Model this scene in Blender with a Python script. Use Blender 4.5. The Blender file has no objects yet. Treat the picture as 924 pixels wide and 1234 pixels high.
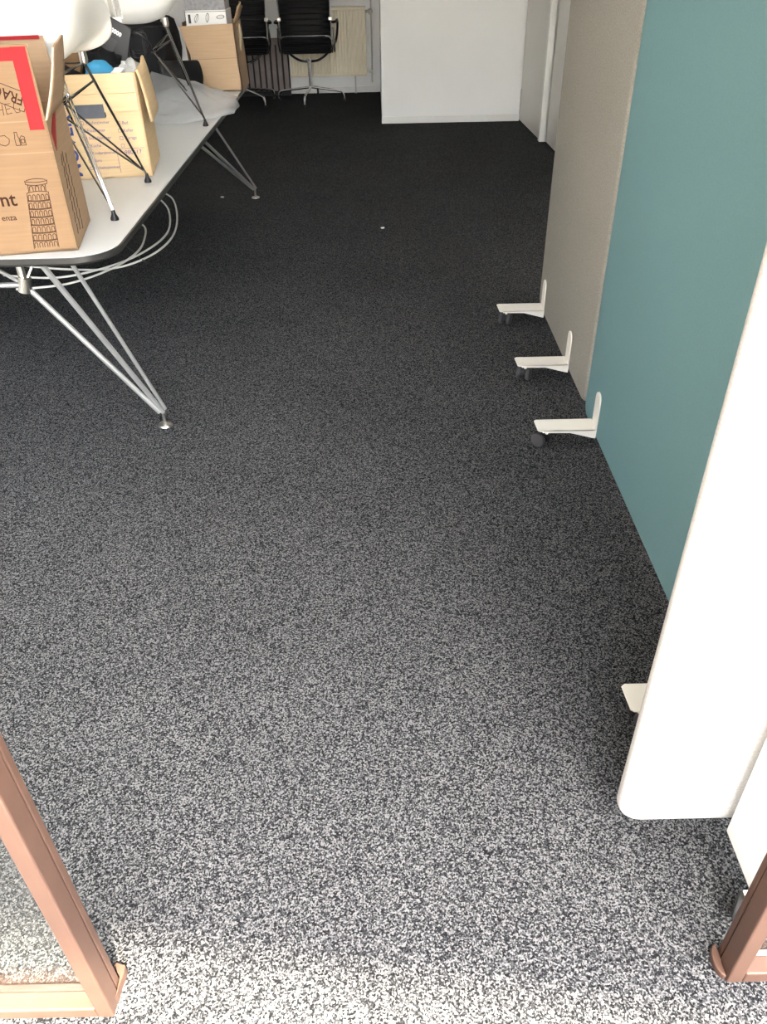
import bpy, bmesh, math, random
from mathutils import Vector, Matrix, noise
random.seed(7)
PI = math.pi
sc = bpy.context.scene
C = sc.collection

# ------------------------------------------------------------------ camera
cam = bpy.data.cameras.new('camera')
cam_o = bpy.data.objects.new('camera', cam)
C.objects.link(cam_o)
CAM_H = 1.40
F_PX = 950.0
cam.sensor_fit = 'HORIZONTAL'
cam.sensor_width = 36.0
cam.lens = F_PX / 924.0 * 36.0
cam.clip_start = 0.02
_up = -Vector((27.0, -1282.0, -F_PX)).normalized()
_fw = Vector((0, 0, -1.0))
_fw = (_fw - _up * _fw.dot(_up)).normalized()
_rt = _fw.cross(_up)
cam_o.matrix_world = Matrix.Translation((0, 0, CAM_H)) @ Matrix((_rt, _fw, _up)).to_4x4()
sc.camera = cam_o

# ------------------------------------------------------------------ view + world + sun
sc.view_settings.view_transform = 'Standard'
sc.view_settings.look = 'None'
sc.view_settings.gamma = 1.0
sc.view_settings.use_curve_mapping = False
sc.view_settings.exposure = 1.5

world = bpy.data.worlds.new('overcast_sky')
sc.world = world
world.use_nodes = True
wn = world.node_tree
wn.nodes.clear()
wo = wn.nodes.new('ShaderNodeOutputWorld')
wb = wn.nodes.new('ShaderNodeBackground')
wb.inputs['Strength'].default_value = 1.3
sky = wn.nodes.new('ShaderNodeTexSky')
sky.sky_type = 'NISHITA'
sky.sun_disc = False
sky.sun_elevation = math.radians(61)
sky.sun_rotation = math.radians(180 - 24)      # high sun, behind the camera and to its right
sky.air_density = 1.0
sky.dust_density = 6.0
sky.ozone_density = 1.0
hs_ = wn.nodes.new('ShaderNodeHueSaturation')  # hazy, milky sky
hs_.inputs['Saturation'].default_value = 0.6
wn.links.new(sky.outputs[0], hs_.inputs['Color'])
wn.links.new(hs_.outputs[0], wb.inputs['Color'])
wn.links.new(wb.outputs[0], wo.inputs[0])

sun = bpy.data.lights.new('sun', 'SUN')
sun.energy = 20.0
sun.angle = math.radians(1.5)
sun.color = (1.0, 0.89, 0.70)
sun_o = bpy.data.objects.new('sun', sun)
C.objects.link(sun_o)
SUN_DIR = Vector((-0.45, 1.0, -1.7)).normalized()          # travel direction of the light
sun_o.rotation_euler = SUN_DIR.to_track_quat('-Z', 'Y').to_euler()
sun_o.location = (0, -4, 5)


# ------------------------------------------------------------------ materials
def newmat(name):
    m = bpy.data.materials.new(name)
    m.use_nodes = True
    return m, m.node_tree, m.node_tree.nodes['Principled BSDF']


def setin(b, **kw):
    for k, v in kw.items():
        n = {'rough': 'Roughness', 'metal': 'Metallic', 'spec': 'Specular IOR Level', 'coat': 'Coat Weight',
             'sheen': 'Sheen Weight', 'trans': 'Transmission Weight'}[k]
        b.inputs[n].default_value = v


def plain(name, col, rough=0.5, metal=0.0, spec=0.5, vary=0.08, vscale=8.0, bump=0.0, bscale=60.0, coat=0.0, stretch=(1, 1, 1), detail=3.0):
    """one colour with slight cloudy variation and an optional fine bump"""
    m, t, b = newmat(name)
    N, L = t.nodes, t.links
    tc = N.new('ShaderNodeTexCoord')
    mp = N.new('ShaderNodeMapping')
    mp.inputs['Scale'].default_value = stretch
    L.new(tc.outputs['Object'], mp.inputs['Vector'])
    nz = N.new('ShaderNodeTexNoise')
    nz.inputs['Scale'].default_value = vscale
    nz.inputs['Detail'].default_value = detail
    L.new(mp.outputs[0], nz.inputs['Vector'])
    rp = N.new('ShaderNodeValToRGB')
    rp.color_ramp.elements[0].position = 0.3
    rp.color_ramp.elements[1].position = 0.7
    rp.color_ramp.elements[0].color = tuple(c * (1 - vary) for c in col) + (1,)
    rp.color_ramp.elements[1].color = tuple(min(1, c * (1 + vary)) for c in col) + (1,)
    L.new(nz.outputs['Fac'], rp.inputs['Fac'])
    L.new(rp.outputs[0], b.inputs['Base Color'])
    setin(b, rough=rough, metal=metal, spec=spec, coat=coat)
    if bump > 0:
        n2 = N.new('ShaderNodeTexNoise')
        n2.inputs['Scale'].default_value = bscale
        n2.inputs['Detail'].default_value = 3
        L.new(mp.outputs[0], n2.inputs['Vector'])
        bp = N.new('ShaderNodeBump')
        bp.inputs['Strength'].default_value = bump
        bp.inputs['Distance'].default_value = 0.002
        L.new(n2.outputs['Fac'], bp.inputs['Height'])
        L.new(bp.outputs[0], b.inputs['Normal'])
    return m


def felt(name, col, fleck=0.25, scale=260.0, bump=0.5):
    """felted / woven screen fabric: fine melange flecks"""
    m, t, b = newmat(name)
    N, L = t.nodes, t.links
    tc = N.new('ShaderNodeTexCoord')
    n1 = N.new('ShaderNodeTexNoise')
    n1.inputs['Scale'].default_value = scale
    n1.inputs['Detail'].default_value = 4
    n1.inputs['Roughness'].default_value = 0.7
    L.new(tc.outputs['Object'], n1.inputs['Vector'])
    rp = N.new('ShaderNodeValToRGB')
    rp.color_ramp.elements[0].position = 0.36
    rp.color_ramp.elements[1].position = 0.64
    rp.color_ramp.elements[0].color = tuple(c * (1 - fleck) for c in col) + (1,)
    rp.color_ramp.elements[1].color = tuple(min(1, c * (1 + fleck)) for c in col) + (1,)
    L.new(n1.outputs['Fac'], rp.inputs['Fac'])
    L.new(rp.outputs[0], b.inputs['Base Color'])
    bp = N.new('ShaderNodeBump')
    bp.inputs['Strength'].default_value = bump
    bp.inputs['Distance'].default_value = 0.0015
    L.new(n1.outputs['Fac'], bp.inputs['Height'])
    L.new(bp.outputs[0], b.inputs['Normal'])
    setin(b, rough=0.95, spec=0.15)
    return m


def carpet_mat():
    m, t, b = newmat('charcoal_loop_carpet')
    N, L = t.nodes, t.links
    tc = N.new('ShaderNodeTexCoord')
    nz = N.new('ShaderNodeTexNoise')
    nz.inputs['Scale'].default_value = 330
    nz.inputs['Detail'].default_value = 1.5
    nz.inputs['Roughness'].default_value = 0.6
    L.new(tc.outputs['Object'], nz.inputs['Vector'])
    vo = N.new('ShaderNodeTexVoronoi')
    vo.inputs['Scale'].default_value = 330
    L.new(tc.outputs['Object'], vo.inputs['Vector'])
    sp = N.new('ShaderNodeSeparateColor')
    L.new(vo.outputs['Color'], sp.inputs['Color'])
    mx = N.new('ShaderNodeMix')
    mx.data_type = 'FLOAT'
    mx.inputs[0].default_value = 0.35
    L.new(nz.outputs['Fac'], mx.inputs[2])
    L.new(sp.outputs[0], mx.inputs[3])
    rp = N.new('ShaderNodeValToRGB')
    e = rp.color_ramp.elements
    e[0].position, e[0].color = 0.36, (0.0060, 0.0063, 0.0072, 1)
    e[1].position, e[1].color = 0.66, (0.120, 0.120, 0.122, 1)
    k = e.new(0.50)
    k.color = (0.028, 0.029, 0.0315, 1)
    L.new(mx.outputs[0], rp.inputs['Fac'])
    # large faint wear and traffic variation
    n3 = N.new('ShaderNodeTexNoise')
    n3.inputs['Scale'].default_value = 2.2
    n3.inputs['Detail'].default_value = 3
    L.new(tc.outputs['Object'], n3.inputs['Vector'])
    mr = N.new('ShaderNodeMapRange')
    mr.inputs['To Min'].default_value = 0.82
    mr.inputs['To Max'].default_value = 1.18
    L.new(n3.outputs['Fac'], mr.inputs['Value'])
    mm = N.new('ShaderNodeMix')
    mm.data_type = 'RGBA'
    mm.blend_type = 'MULTIPLY'
    mm.inputs[0].default_value = 1.0
    L.new(rp.outputs[0], mm.inputs[6])
    L.new(mr.outputs[0], mm.inputs[7])
    L.new(mm.outputs[2], b.inputs['Base Color'])
    bp = N.new('ShaderNodeBump')
    bp.inputs['Strength'].default_value = 0.6
    bp.inputs['Distance'].default_value = 0.003
    L.new(mx.outputs[0], bp.inputs['Height'])
    L.new(bp.outputs[0], b.inputs['Normal'])
    setin(b, rough=1.0, spec=0.0)
    return m


def cardboard(name, col, rough=0.75):
    m, t, b = newmat(name)
    N, L = t.nodes, t.links
    tc = N.new('ShaderNodeTexCoord')
    mp = N.new('ShaderNodeMapping')
    mp.inputs['Scale'].default_value = (3, 3, 60)
    L.new(tc.outputs['Object'], mp.inputs['Vector'])
    n1 = N.new('ShaderNodeTexNoise')
    n1.inputs['Scale'].default_value = 2.5
    n1.inputs['Detail'].default_value = 4
    L.new(mp.outputs[0], n1.inputs['Vector'])
    rp = N.new('ShaderNodeValToRGB')
    rp.color_ramp.elements[0].position = 0.3
    rp.color_ramp.elements[1].position = 0.7
    rp.color_ramp.elements[0].color = tuple(c * 0.93 for c in col) + (1,)
    rp.color_ramp.elements[1].color = tuple(c * 1.06 for c in col) + (1,)
    L.new(n1.outputs['Fac'], rp.inputs['Fac'])
    L.new(rp.outputs[0], b.inputs['Base Color'])
    bp = N.new('ShaderNodeBump')
    bp.inputs['Strength'].default_value = 0.15
    bp.inputs['Distance'].default_value = 0.001
    L.new(n1.outputs['Fac'], bp.inputs['Height'])
    L.new(bp.outputs[0], b.inputs['Normal'])
    setin(b, rough=rough, spec=0.25)
    return m


def glassy(name, tint, fac_glossy=0.08, diffuse=0.0, dcol=(0.8, 0.8, 0.8), rough=0.0, ior=1.45, trl=False):
    m = bpy.data.materials.new(name)
    m.use_nodes = True
    t = m.node_tree
    N, L = t.nodes, t.links
    N.clear()
    out = N.new('ShaderNodeOutputMaterial')
    tr = N.new('ShaderNodeBsdfTransparent')
    tr.inputs[0].default_value = tint + (1,)
    gl = N.new('ShaderNodeBsdfGlossy')
    gl.inputs['Roughness'].default_value = rough
    fr = N.new('ShaderNodeFresnel')
    ge = N.new('ShaderNodeNewGeometry')          # same reflectance on both faces of the thin sheet
    mi = N.new('ShaderNodeMapRange')
    mi.inputs['To Min'].default_value = ior
    mi.inputs['To Max'].default_value = 1.0 / ior
    L.new(ge.outputs['Backfacing'], mi.inputs['Value'])
    L.new(mi.outputs[0], fr.inputs['IOR'])
    mx = N.new('ShaderNodeMixShader')
    L.new(fr.outputs[0], mx.inputs[0])
    L.new(tr.outputs[0], mx.inputs[1])
    L.new(gl.outputs[0], mx.inputs[2])
    last = mx
    if diffuse > 0:
        df = N.new('ShaderNodeBsdfDiffuse')
        df.inputs[0].default_value = dcol + (1,)
        if trl:
            tl_ = N.new('ShaderNodeBsdfTranslucent')
            tl_.inputs[0].default_value = dcol + (1,)
            ad = N.new('ShaderNodeMixShader')
            ad.inputs[0].default_value = 0.5
            L.new(df.outputs[0], ad.inputs[1])
            L.new(tl_.outputs[0], ad.inputs[2])
            df = ad
        m2 = N.new('ShaderNodeMixShader')
        m2.inputs[0].default_value = diffuse
        L.new(mx.outputs[0], m2.inputs[1])
        L.new(df.outputs[0], m2.inputs[2])
        last = m2
    L.new(last.outputs[0], out.inputs[0])
    return m


M = {}
M['carpet'] = carpet_mat()
M['wall'] = plain('white_wall_paint', (0.89, 0.89, 0.88), 0.9, vary=0.02, vscale=2, bump=0.15, bscale=90)
M['partition'] = plain('white_partition_paint', (0.91, 0.91, 0.89), 0.8, vary=0.02, vscale=2, bump=0.1, bscale=120)
M['skirting'] = plain('white_skirting_paint', (0.82, 0.82, 0.79), 0.5, vary=0.02)
M['ceiling'] = plain('ceiling_paint', (0.88, 0.88, 0.87), 0.95, vary=0.02, vscale=3)
M['cabinet'] = plain('grey_white_laminate', (0.78, 0.77, 0.72), 0.42, vary=0.02, vscale=2)
M['cabinet_edge'] = plain('white_cabinet_edge', (0.85, 0.85, 0.80), 0.4, vary=0.02)
M['dark_gap'] = plain('shadow_gap_black', (0.03, 0.03, 0.03), 0.8, vary=0.02)
M['bronze'] = plain('copper_brown_anodised', (0.086, 0.047, 0.033), 0.45, metal=0.3, vary=0.10, vscale=14, bump=0.1, bscale=30)
M['bronze_dark'] = plain('brown_seal_strip', (0.14, 0.085, 0.06), 0.6, vary=0.1)
M['glass'] = glassy('window_glass', (0.97, 0.985, 0.975))
M['paving'] = plain('light_concrete_paving', (0.60, 0.58, 0.55), 0.9, vary=0.12, vscale=5, bump=0.3, bscale=60)
M['render_wall'] = plain('facade_render', (0.62, 0.60, 0.55), 0.9, vary=0.05, vscale=4)
M['light_block'] = plain('light_block_brown', (0.09, 0.075, 0.06), 0.8, vary=0.15, vscale=6)  # for the added outside wall, dark so it throws little light back
M['felt_white'] = felt('pale_grey_felt', (0.43, 0.425, 0.41), 0.12, 240)
M['felt_bright'] = felt('white_fabric', (0.86, 0.855, 0.84), 0.06, 240)
M['felt_grey'] = felt('taupe_grey_felt', (0.272, 0.258, 0.228), 0.18, 230)
M['felt_teal'] = felt('teal_fabric', (0.142, 0.255, 0.272), 0.05, 300, 0.2)
M['white_metal'] = plain('cream_powder_coat', (0.72, 0.70, 0.64), 0.38, vary=0.02)
M['black_plastic'] = plain('black_plastic', (0.008, 0.008, 0.009), 0.45, spec=0.3, vary=0.15)
M['rubber'] = plain('black_rubber_tyre', (0.03, 0.03, 0.032), 0.7, vary=0.15)
M['chrome'] = plain('polished_chrome', (0.85, 0.85, 0.85), 0.2, metal=1.0, vary=0.02)
M['dark_chrome'] = plain('wire_chrome', (0.16, 0.16, 0.16), 0.07, metal=1.0, vary=0.02)
M['leg_chrome'] = plain('rod_chrome', (0.84, 0.84, 0.82), 0.3, metal=0.86, vary=0.02)
M['steel'] = plain('brushed_steel', (0.55, 0.53, 0.48), 0.28, metal=1.0, vary=0.05)
M['top'] = plain('light_grey_laminate', (0.52, 0.54, 0.54), 0.32, vary=0.015, vscale=3)
M['edge'] = plain('black_table_edge', (0.018, 0.018, 0.017), 0.4, spec=0.3, vary=0.1)
M['shell'] = plain('white_plastic_shell', (0.80, 0.79, 0.74), 0.35, vary=0.01, vscale=3)
M['card'] = cardboard('kraft_cardboard_dimmed', (0.163, 0.100, 0.052))  # darker copy of the kraft, toned down against the strong near light
M['card_c'] = cardboard('kraft_cardboard_lifted', (0.43, 0.30, 0.185))  # lighter copy of the kraft, making up for weaker light further in
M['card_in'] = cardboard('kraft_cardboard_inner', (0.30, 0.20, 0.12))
M['card_pale'] = cardboard('pale_kraft_cardboard', (0.62, 0.46, 0.27))
M['crease'] = cardboard('cardboard_crease', (0.195, 0.125, 0.07))
M['card_core'] = cardboard('torn_cardboard_edge', (0.45, 0.36, 0.25))
M['red'] = plain('red_tape', (0.22, 0.008, 0.010), 0.5, spec=0.12, vary=0.10, vscale=18, bump=0.3, bscale=30)
M['ink_brown'] = plain('brown_print', (0.030, 0.013, 0.009), 0.8, spec=0.05, vary=0.05)
M['ink_blue'] = plain('blue_print', (0.055, 0.08, 0.24), 0.8, spec=0.05, vary=0.05)
M['ink_violet'] = plain('violet_print', (0.13, 0.10, 0.26), 0.8, spec=0.05, vary=0.05)
M['ink_white'] = plain('white_print', (0.85, 0.85, 0.85), 0.6, vary=0.02)
M['ink_black'] = plain('black_print', (0.02, 0.02, 0.02), 0.6, vary=0.02)
M['leather'] = plain('black_leather', (0.006, 0.006, 0.007), 0.42, spec=0.25, vary=0.15, bump=0.2, bscale=120)
M['black_cloth'] = plain('black_nylon', (0.006, 0.0065, 0.008), 0.65, spec=0.2, vary=0.25, vscale=20, bump=0.4, bscale=50)
M['charcoal'] = plain('charcoal_plastic', (0.040, 0.043, 0.047), 0.5, spec=0.25, vary=0.1)
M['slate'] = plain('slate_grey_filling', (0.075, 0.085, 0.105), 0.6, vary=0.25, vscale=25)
M['radiator'] = plain('cream_radiator_enamel', (0.85, 0.77, 0.60), 0.35, vary=0.02)
M['brown_slat'] = plain('taupe_brown_slats', (0.24, 0.20, 0.185), 0.55, vary=0.12, vscale=12)
M['pipe'] = plain('painted_pipe', (0.55, 0.53, 0.48), 0.4, vary=0.05)
M['cable'] = plain('white_cable_sheath', (0.78, 0.77, 0.72), 0.45, vary=0.03)
M['blue'] = plain('bright_blue_cloth', (0.03, 0.27, 0.50), 0.55, vary=0.1, bump=0.3, bscale=60)
M['grey_cloth'] = plain('light_grey_cloth', (0.45, 0.46, 0.45), 0.8, vary=0.1, bump=0.3, bscale=80)
M['paper'] = plain('white_paper', (0.80, 0.80, 0.82), 0.7, vary=0.02)
M['carton'] = plain('white_carton', (0.75, 0.75, 0.74), 0.5, vary=0.02)
M['carton_grey'] = plain('grey_carton_top', (0.22, 0.22, 0.23), 0.5, vary=0.25, vscale=60)
M['plastic_bag'] = glassy('clear_plastic_film', (0.96, 0.97, 0.98), diffuse=0.32, dcol=(0.93, 0.95, 0.98), rough=0.16, ior=1.4, trl=True)
M['fluff'] = plain('white_lint', (0.75, 0.75, 0.72), 0.9, vary=0.1)


# ------------------------------------------------------------------ mesh helper
class B:
    def __init__(s):
        s.v, s.f = [], []

    def add(s, vs, fs):
        o = len(s.v)
        s.v += [tuple(x) for x in vs]
        s.f += [tuple(i + o for i in q) for q in fs]
        return s

    def box(s, x0, x1, y0, y1, z0, z1):
        vs = [(x, y, z) for z in (z0, z1) for y in (y0, y1) for x in (x0, x1)]
        return s.add(vs, [(0, 2, 3, 1), (4, 5, 7, 6), (0, 1, 5, 4), (2, 6, 7, 3), (0, 4, 6, 2), (1, 3, 7, 5)])

    def hexa(s, b4, t4):
        """bottom four and top four corners, both counter-clockwise from above"""
        return s.add(list(b4) + list(t4), [(3, 2, 1, 0), (4, 5, 6, 7), (0, 1, 5, 4), (1, 2, 6, 5), (2, 3, 7, 6), (3, 0, 4, 7)])

    def slab(s, q, n, th):
        """sheet: quad q (4 points) thickened by th along -n"""
        n = Vector(n).normalized() * th
        q = [Vector(p) for p in q]
        return s.add(q + [p - n for p in q], [(0, 1, 2, 3), (7, 6, 5, 4), (0, 4, 5, 1), (1, 5, 6, 2), (2, 6, 7, 3), (3, 7, 4, 0)])

    def plate(s, pts, n, th):
        n = Vector(n).normalized() * th
        k = len(pts)
        q = [Vector(p) for p in pts]
        fs = [tuple(range(k)), tuple(range(2 * k - 1, k - 1, -1))]
        fs += [(i, i + k, (i + 1) % k + k, (i + 1) % k) for i in range(k)]
        return s.add(q + [p - n for p in q], fs)

    def tube(s, pts, r, seg=10, closed=False, caps=True):
        pts = [Vector(p) for p in pts]
        n = len(pts)
        rr = r if isinstance(r, (list, tuple)) else [r] * n
        t0 = (pts[1] - pts[0]).normalized()
        a = Vector((0, 0, 1)) if abs(t0.z) < 0.9 else Vector((1, 0, 0))
        u = t0.cross(a).normalized()
        vs = []
        for i in range(n):
            if closed:
                t = (pts[(i + 1) % n] - pts[i - 1]).normalized()
            else:
                t = (pts[min(i + 1, n - 1)] - pts[max(i - 1, 0)]).normalized()
            u = (u - t * u.dot(t)).normalized()
            w = t.cross(u)
            for k in range(seg):
                an = 2 * PI * k / seg
                vs.append(pts[i] + (u * math.cos(an) + w * math.sin(an)) * rr[i])
        fs = []
        m = n if closed else n - 1
        for i in range(m):
            for k in range(seg):
                a0, b0 = i * seg + k, i * seg + (k + 1) % seg
                a1, b1 = ((i + 1) % n) * seg + k, ((i + 1) % n) * seg + (k + 1) % seg
                fs.append((a0, b0, b1, a1))
        if caps and not closed:
            fs.append(tuple(range(seg - 1, -1, -1)))
            fs.append(tuple((n - 1) * seg + k for k in range(seg)))
        return s.add(vs, fs)

    def lathe(s, prof, c=(0, 0, 0), axis='z', seg=20):
        """prof: list of (radius, height)"""
        vs = []
        for r, h in prof:
            for k in range(seg):
                a = 2 * PI * k / seg
                p = (r * math.cos(a), r * math.sin(a), h)
                if axis == 'x':
                    p = (p[2], p[0], p[1])
                if axis == 'y':
                    p = (p[0], p[2], p[1])
                vs.append((c[0] + p[0], c[1] + p[1], c[2] + p[2]))
        n = len(prof)
        fs = [(i * seg + k, i * seg + (k + 1) % seg, (i + 1) * seg + (k + 1) % seg, (i + 1) * seg + k) for i in range(n - 1) for k in range(seg)]
        fs.append(tuple(range(seg - 1, -1, -1)))
        fs.append(tuple((n - 1) * seg + k for k in range(seg)))
        return s.add(vs, fs)

    def grid(s, fn, nu, nv):
        o = [fn(i / nu, j / nv) for j in range(nv + 1) for i in range(nu + 1)]
        fs = [(j * (nu + 1) + i, j * (nu + 1) + i + 1, (j + 1) * (nu + 1) + i + 1, (j + 1) * (nu + 1) + i) for j in range(nv) for i in range(nu)]
        return s.add(o, fs)


def rootmat(p):
    m = Matrix.Identity(4)
    while p is not None:
        m = p.matrix_basis @ m
        p = p.parent
    return m


def obj(name, b, mat, parent=None, smooth=False, bevel=0.0, solid=0.0, subsurf=0, bseg=2):
    """links the collected shape as ONE mesh object; the shape is in scene coordinates and is carried into its parent's frame"""
    me = bpy.data.meshes.new(name)
    vs = b.v
    if parent is not None:
        inv = rootmat(parent).inverted()
        vs = [tuple(inv @ Vector(v)) for v in vs]
    me.from_pydata(vs, [], b.f)
    me.materials.append(mat)
    bm = bmesh.new()
    bm.from_mesh(me)
    if not solid:
        bmesh.ops.recalc_face_normals(bm, faces=bm.faces)
    bm.to_mesh(me)
    bm.free()
    if smooth:
        me.polygons.foreach_set('use_smooth', [True] * len(me.polygons))
        me.set_sharp_from_angle(angle=math.radians(40))
    o = bpy.data.objects.new(name, me)
    C.objects.link(o)
    if parent is not None:
        o.parent = parent
    if solid:
        md = o.modifiers.new('solid', 'SOLIDIFY')
        md.thickness = solid
        md.offset = 0
    if subsurf:
        md = o.modifiers.new('sub', 'SUBSURF')
        md.levels = md.render_levels = subsurf
    if bevel > 0:
        md = o.modifiers.new('bevel', 'BEVEL')
        md.width = bevel
        md.segments = bseg
        md.limit_method = 'ANGLE'
        md.angle_limit = math.radians(35)
    return o


def tag(o, label, cat, group=None, kind=None):
    o['label'] = label
    if cat:
        o['category'] = cat
    if group:
        o['group'] = group
    if kind:
        o['kind'] = kind
    return o


def thing(name, label, cat, loc=(0, 0, 0), rz=0.0, group=None):
    o = bpy.data.objects.new(name, None)
    o.empty_display_size = 0.05
    C.objects.link(o)
    o.location = loc
    o.rotation_euler = (0, 0, rz)
    tag(o, label, cat, group)
    bpy.context.view_layer.update()
    return o


def struct(name, b, mat, parent=None, **kw):
    o = obj(name, b, mat, parent, **kw)
    if parent is None:
        o['kind'] = 'structure'
    return o


def copy_tree(o, parent=None):
    c = o.copy()
    C.objects.link(c)
    if parent is not None:
        c.parent = parent
    for ch in list(o.children):
        copy_tree(ch, c)
    return c


def curve_pts(P, n=8, closed=False):
    """Catmull-Rom through P"""
    P = [Vector(p) for p in P]
    out = []
    m = len(P)
    for i in range(m if closed else m - 1):
        if closed:
            p0, p1, p2, p3 = P[i - 1], P[i], P[(i + 1) % m], P[(i + 2) % m]
        else:
            p0, p1, p2, p3 = P[max(i - 1, 0)], P[i], P[i + 1], P[min(i + 2, m - 1)]
        for k in range(n):
            t = k / n
            out.append(0.5 * ((2 * p1) + (p2 - p0) * t + (2 * p0 - 5 * p1 + 4 * p2 - p3) * t * t + (3 * p1 - p0 - 3 * p2 + p3) * t ** 3))
    if not closed:
        out.append(P[-1])
    return out


class Face:
    """a flat print area: origin, unit x, unit y, normal"""
    def __init__(s, o, ux, uy):
        s.o = Vector(o)
        s.x = Vector(ux).normalized()
        s.y = Vector(uy)
        s.y = (s.y - s.x * s.y.dot(s.x)).normalized()
        s.n = s.x.cross(s.y)

    def p(s, u, v, h=0.0):
        return s.o + s.x * u + s.y * v + s.n * h


def strokes(name, face, lines, width, mat, parent, h=0.0006):
    """printed lines as thin flat ribbons on a face"""
    b = B()
    for ln in lines:
        for (u0, v0), (u1, v1) in zip(ln[:-1], ln[1:]):
            d = Vector((u1 - u0, v1 - v0))
            if d.length < 1e-6:
                continue
            d.normalize()
            px, py = -d.y * width / 2, d.x * width / 2
            ex, ey = d.x * width * .3, d.y * width * .3
            q = [(u0 + px - ex, v0 + py - ey), (u0 - px - ex, v0 - py - ey), (u1 - px + ex, v1 - py + ey), (u1 + px + ex, v1 + py + ey)]
            b.slab([face.p(a, c, h) for a, c in q], face.n, h * 0.9)
    return obj(name, b, mat, parent)


def text(name, body, face, u, v, size, rot, mat, parent, bold=0.0, align='LEFT', h=0.0008, sx=1.0):
    cu = bpy.data.curves.new(name, 'FONT')
    cu.body = body
    cu.size = size
    cu.align_x = align
    cu.extrude = 0.0002
    cu.offset = bold
    cu.resolution_u = 3
    cu.materials.append(mat)
    tmp = bpy.data.objects.new(name, cu)
    me = bpy.data.meshes.new_from_object(tmp)
    bpy.data.objects.remove(tmp)
    o = bpy.data.objects.new(name, me)
    C.objects.link(o)
    cx = face.x * math.cos(rot) + face.y * math.sin(rot)
    cy = -face.x * math.sin(rot) + face.y * math.cos(rot)
    m = Matrix((cx * sx, cy, face.n)).transposed().to_4x4()
    m.translation = face.p(u, v, h)
    if parent is not None:
        o.parent = parent
        m = rootmat(parent).inverted() @ m
    o.matrix_basis = m
    return o


# ================================================================== SETTING
XL, XR, YB, ZC = -2.6, 1.75, 9.40, 2.75
YF = 0.50
struct('floor', B().box(XL, XR, -0.35, YB, -0.06, 0.0), M['carpet'])
struct('ceiling', B().box(XL, XR, YF, YB, ZC, ZC + 0.1), M['ceiling'])
struct('wall_back', B().box(XL, XR, YB, YB + 0.12, 0, ZC), M['wall'])
struct('wall_left', B().box(XL - 0.12, XL, YF, YB + 0.12, 0, ZC), M['wall'])
struct('wall_right', B().box(XR, XR + 0.12, YF, YB + 0.12, 0, ZC), M['wall'])
struct('baseboard_back', B().box(XL, 0.03, YB - 0.015, YB, 0, 0.06), M['skirting'], bevel=0.004)
# partition block at the far end, right of the radiator
struct('wall_partition', B().box(0.062, 1.276, 7.70, YB, 0, ZC), M['partition'])
struct('baseboard_partition', B().box(0.058, 1.276, 7.688, 7.70, 0, 0.055), M['skirting'], bevel=0.003)
# outside: facade head; pavement and slab are unseen, added for how daylight falls
tag(struct('pavement', B().box(-7, 7, -9, -0.35, -0.14, -0.02), M['paving']), 'unseen pale concrete pavement added outside the glazed doors for the daylight', None)
tag(struct('wall_front_lintel', B().box(XL, XR, YF - 0.05, YF + 0.15, 2.30, ZC + 0.1), M['render_wall']), 'lintel above the glazed doors', None)
# unseen slab, added so its skewed edge throws the shadow line across the carpet
ca = B()
zb = 2.62
k = SUN_DIR.y / -SUN_DIR.z
kx = SUN_DIR.x / -SUN_DIR.z


def back(x, y):
    return (x - kx * zb, y - k * zb)


(ax, ay), (bx_, by_) = back(-0.55, 0.665), back(0.20, 0.555)
sl = (by_ - ay) / (bx_ - ax)
x0, x1 = -3.2, 3.2
f0, f1 = ay + (x0 - ax) * sl, ay + (x1 - ax) * sl
ca.hexa([(x0, f0, zb), (x1, f1, zb), (x1, YF - 0.05, zb), (x0, YF - 0.05, zb)],
        [(x0, f0, zb + .16), (x1, f1, zb + .16), (x1, YF - 0.05, zb + .16), (x0, YF - 0.05, zb + .16)])
tag(struct('added_shade_slab', ca, M['render_wall']), 'unseen slab added over the doorway to shape the sun patch', None)


tag(struct('wall_light_block_left', B().box(-1.75, -1.55, -5.0, YF - 0.06, -0.02, 3.6), M['light_block']), 'unseen wall added outside to block light from the left', None)  # added out of view to cut the light from the left
# glazed door leaves either side of the opening ------------------------------
def leaf(name, xin, sgn, y0, y1, label):
    """xin: inner edge; sgn +1 = leaf runs to the right"""
    root = thing(name, label, None, (xin, y0, 0))
    root['kind'] = 'structure'
    H = 2.28
    w = 0.026

    def X(a):
        return xin + sgn * a

    def bx(b, a0, a1, y0_, y1_, z0, z1):
        xa, xb = sorted((X(a0), X(a1)))
        return b.box(xa, xb, y0_, y1_, z0, z1)
    s1 = bx(B(), 0.0, w, y0, y0 + 0.034, 0.0, H)
    obj('stile', s1, M['bronze'], root, bevel=0.003)
    s2 = bx(B(), 0.002, w, y0 + 0.037, y1, 0.0, H)
    obj('stile', s2, M['bronze'], root, bevel=0.003)
    obj('seal', bx(B(), 0.006, w, y0 + 0.033, y0 + 0.038, 0.0, H), M['bronze_dark'], root)
    obj('bottom_rail', bx(B(), w, 0.86, y0, y0 + 0.03, 0.001, 0.03), M['bronze'], root, bevel=0.003)
    obj('glazing_bead', bx(B(), w, 0.86, y0 + 0.03, y1 - 0.006, 0.001, 0.018), M['steel'], root, bevel=0.002)
    obj('top_rail', bx(B(), w, 0.86, y0, y1, H - 0.05, H), M['bronze'], root, bevel=0.003)
    obj('stile', bx(B(), 0.86, 0.90, y0, y1, 0.0, H), M['bronze'], root, bevel=0.003)
    obj('glass_pane', bx(B(), w - 0.004, 0.865, y0 + 0.028, y0 + 0.034, 0.02, H - 0.03), M['glass'], root)
    return root


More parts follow.
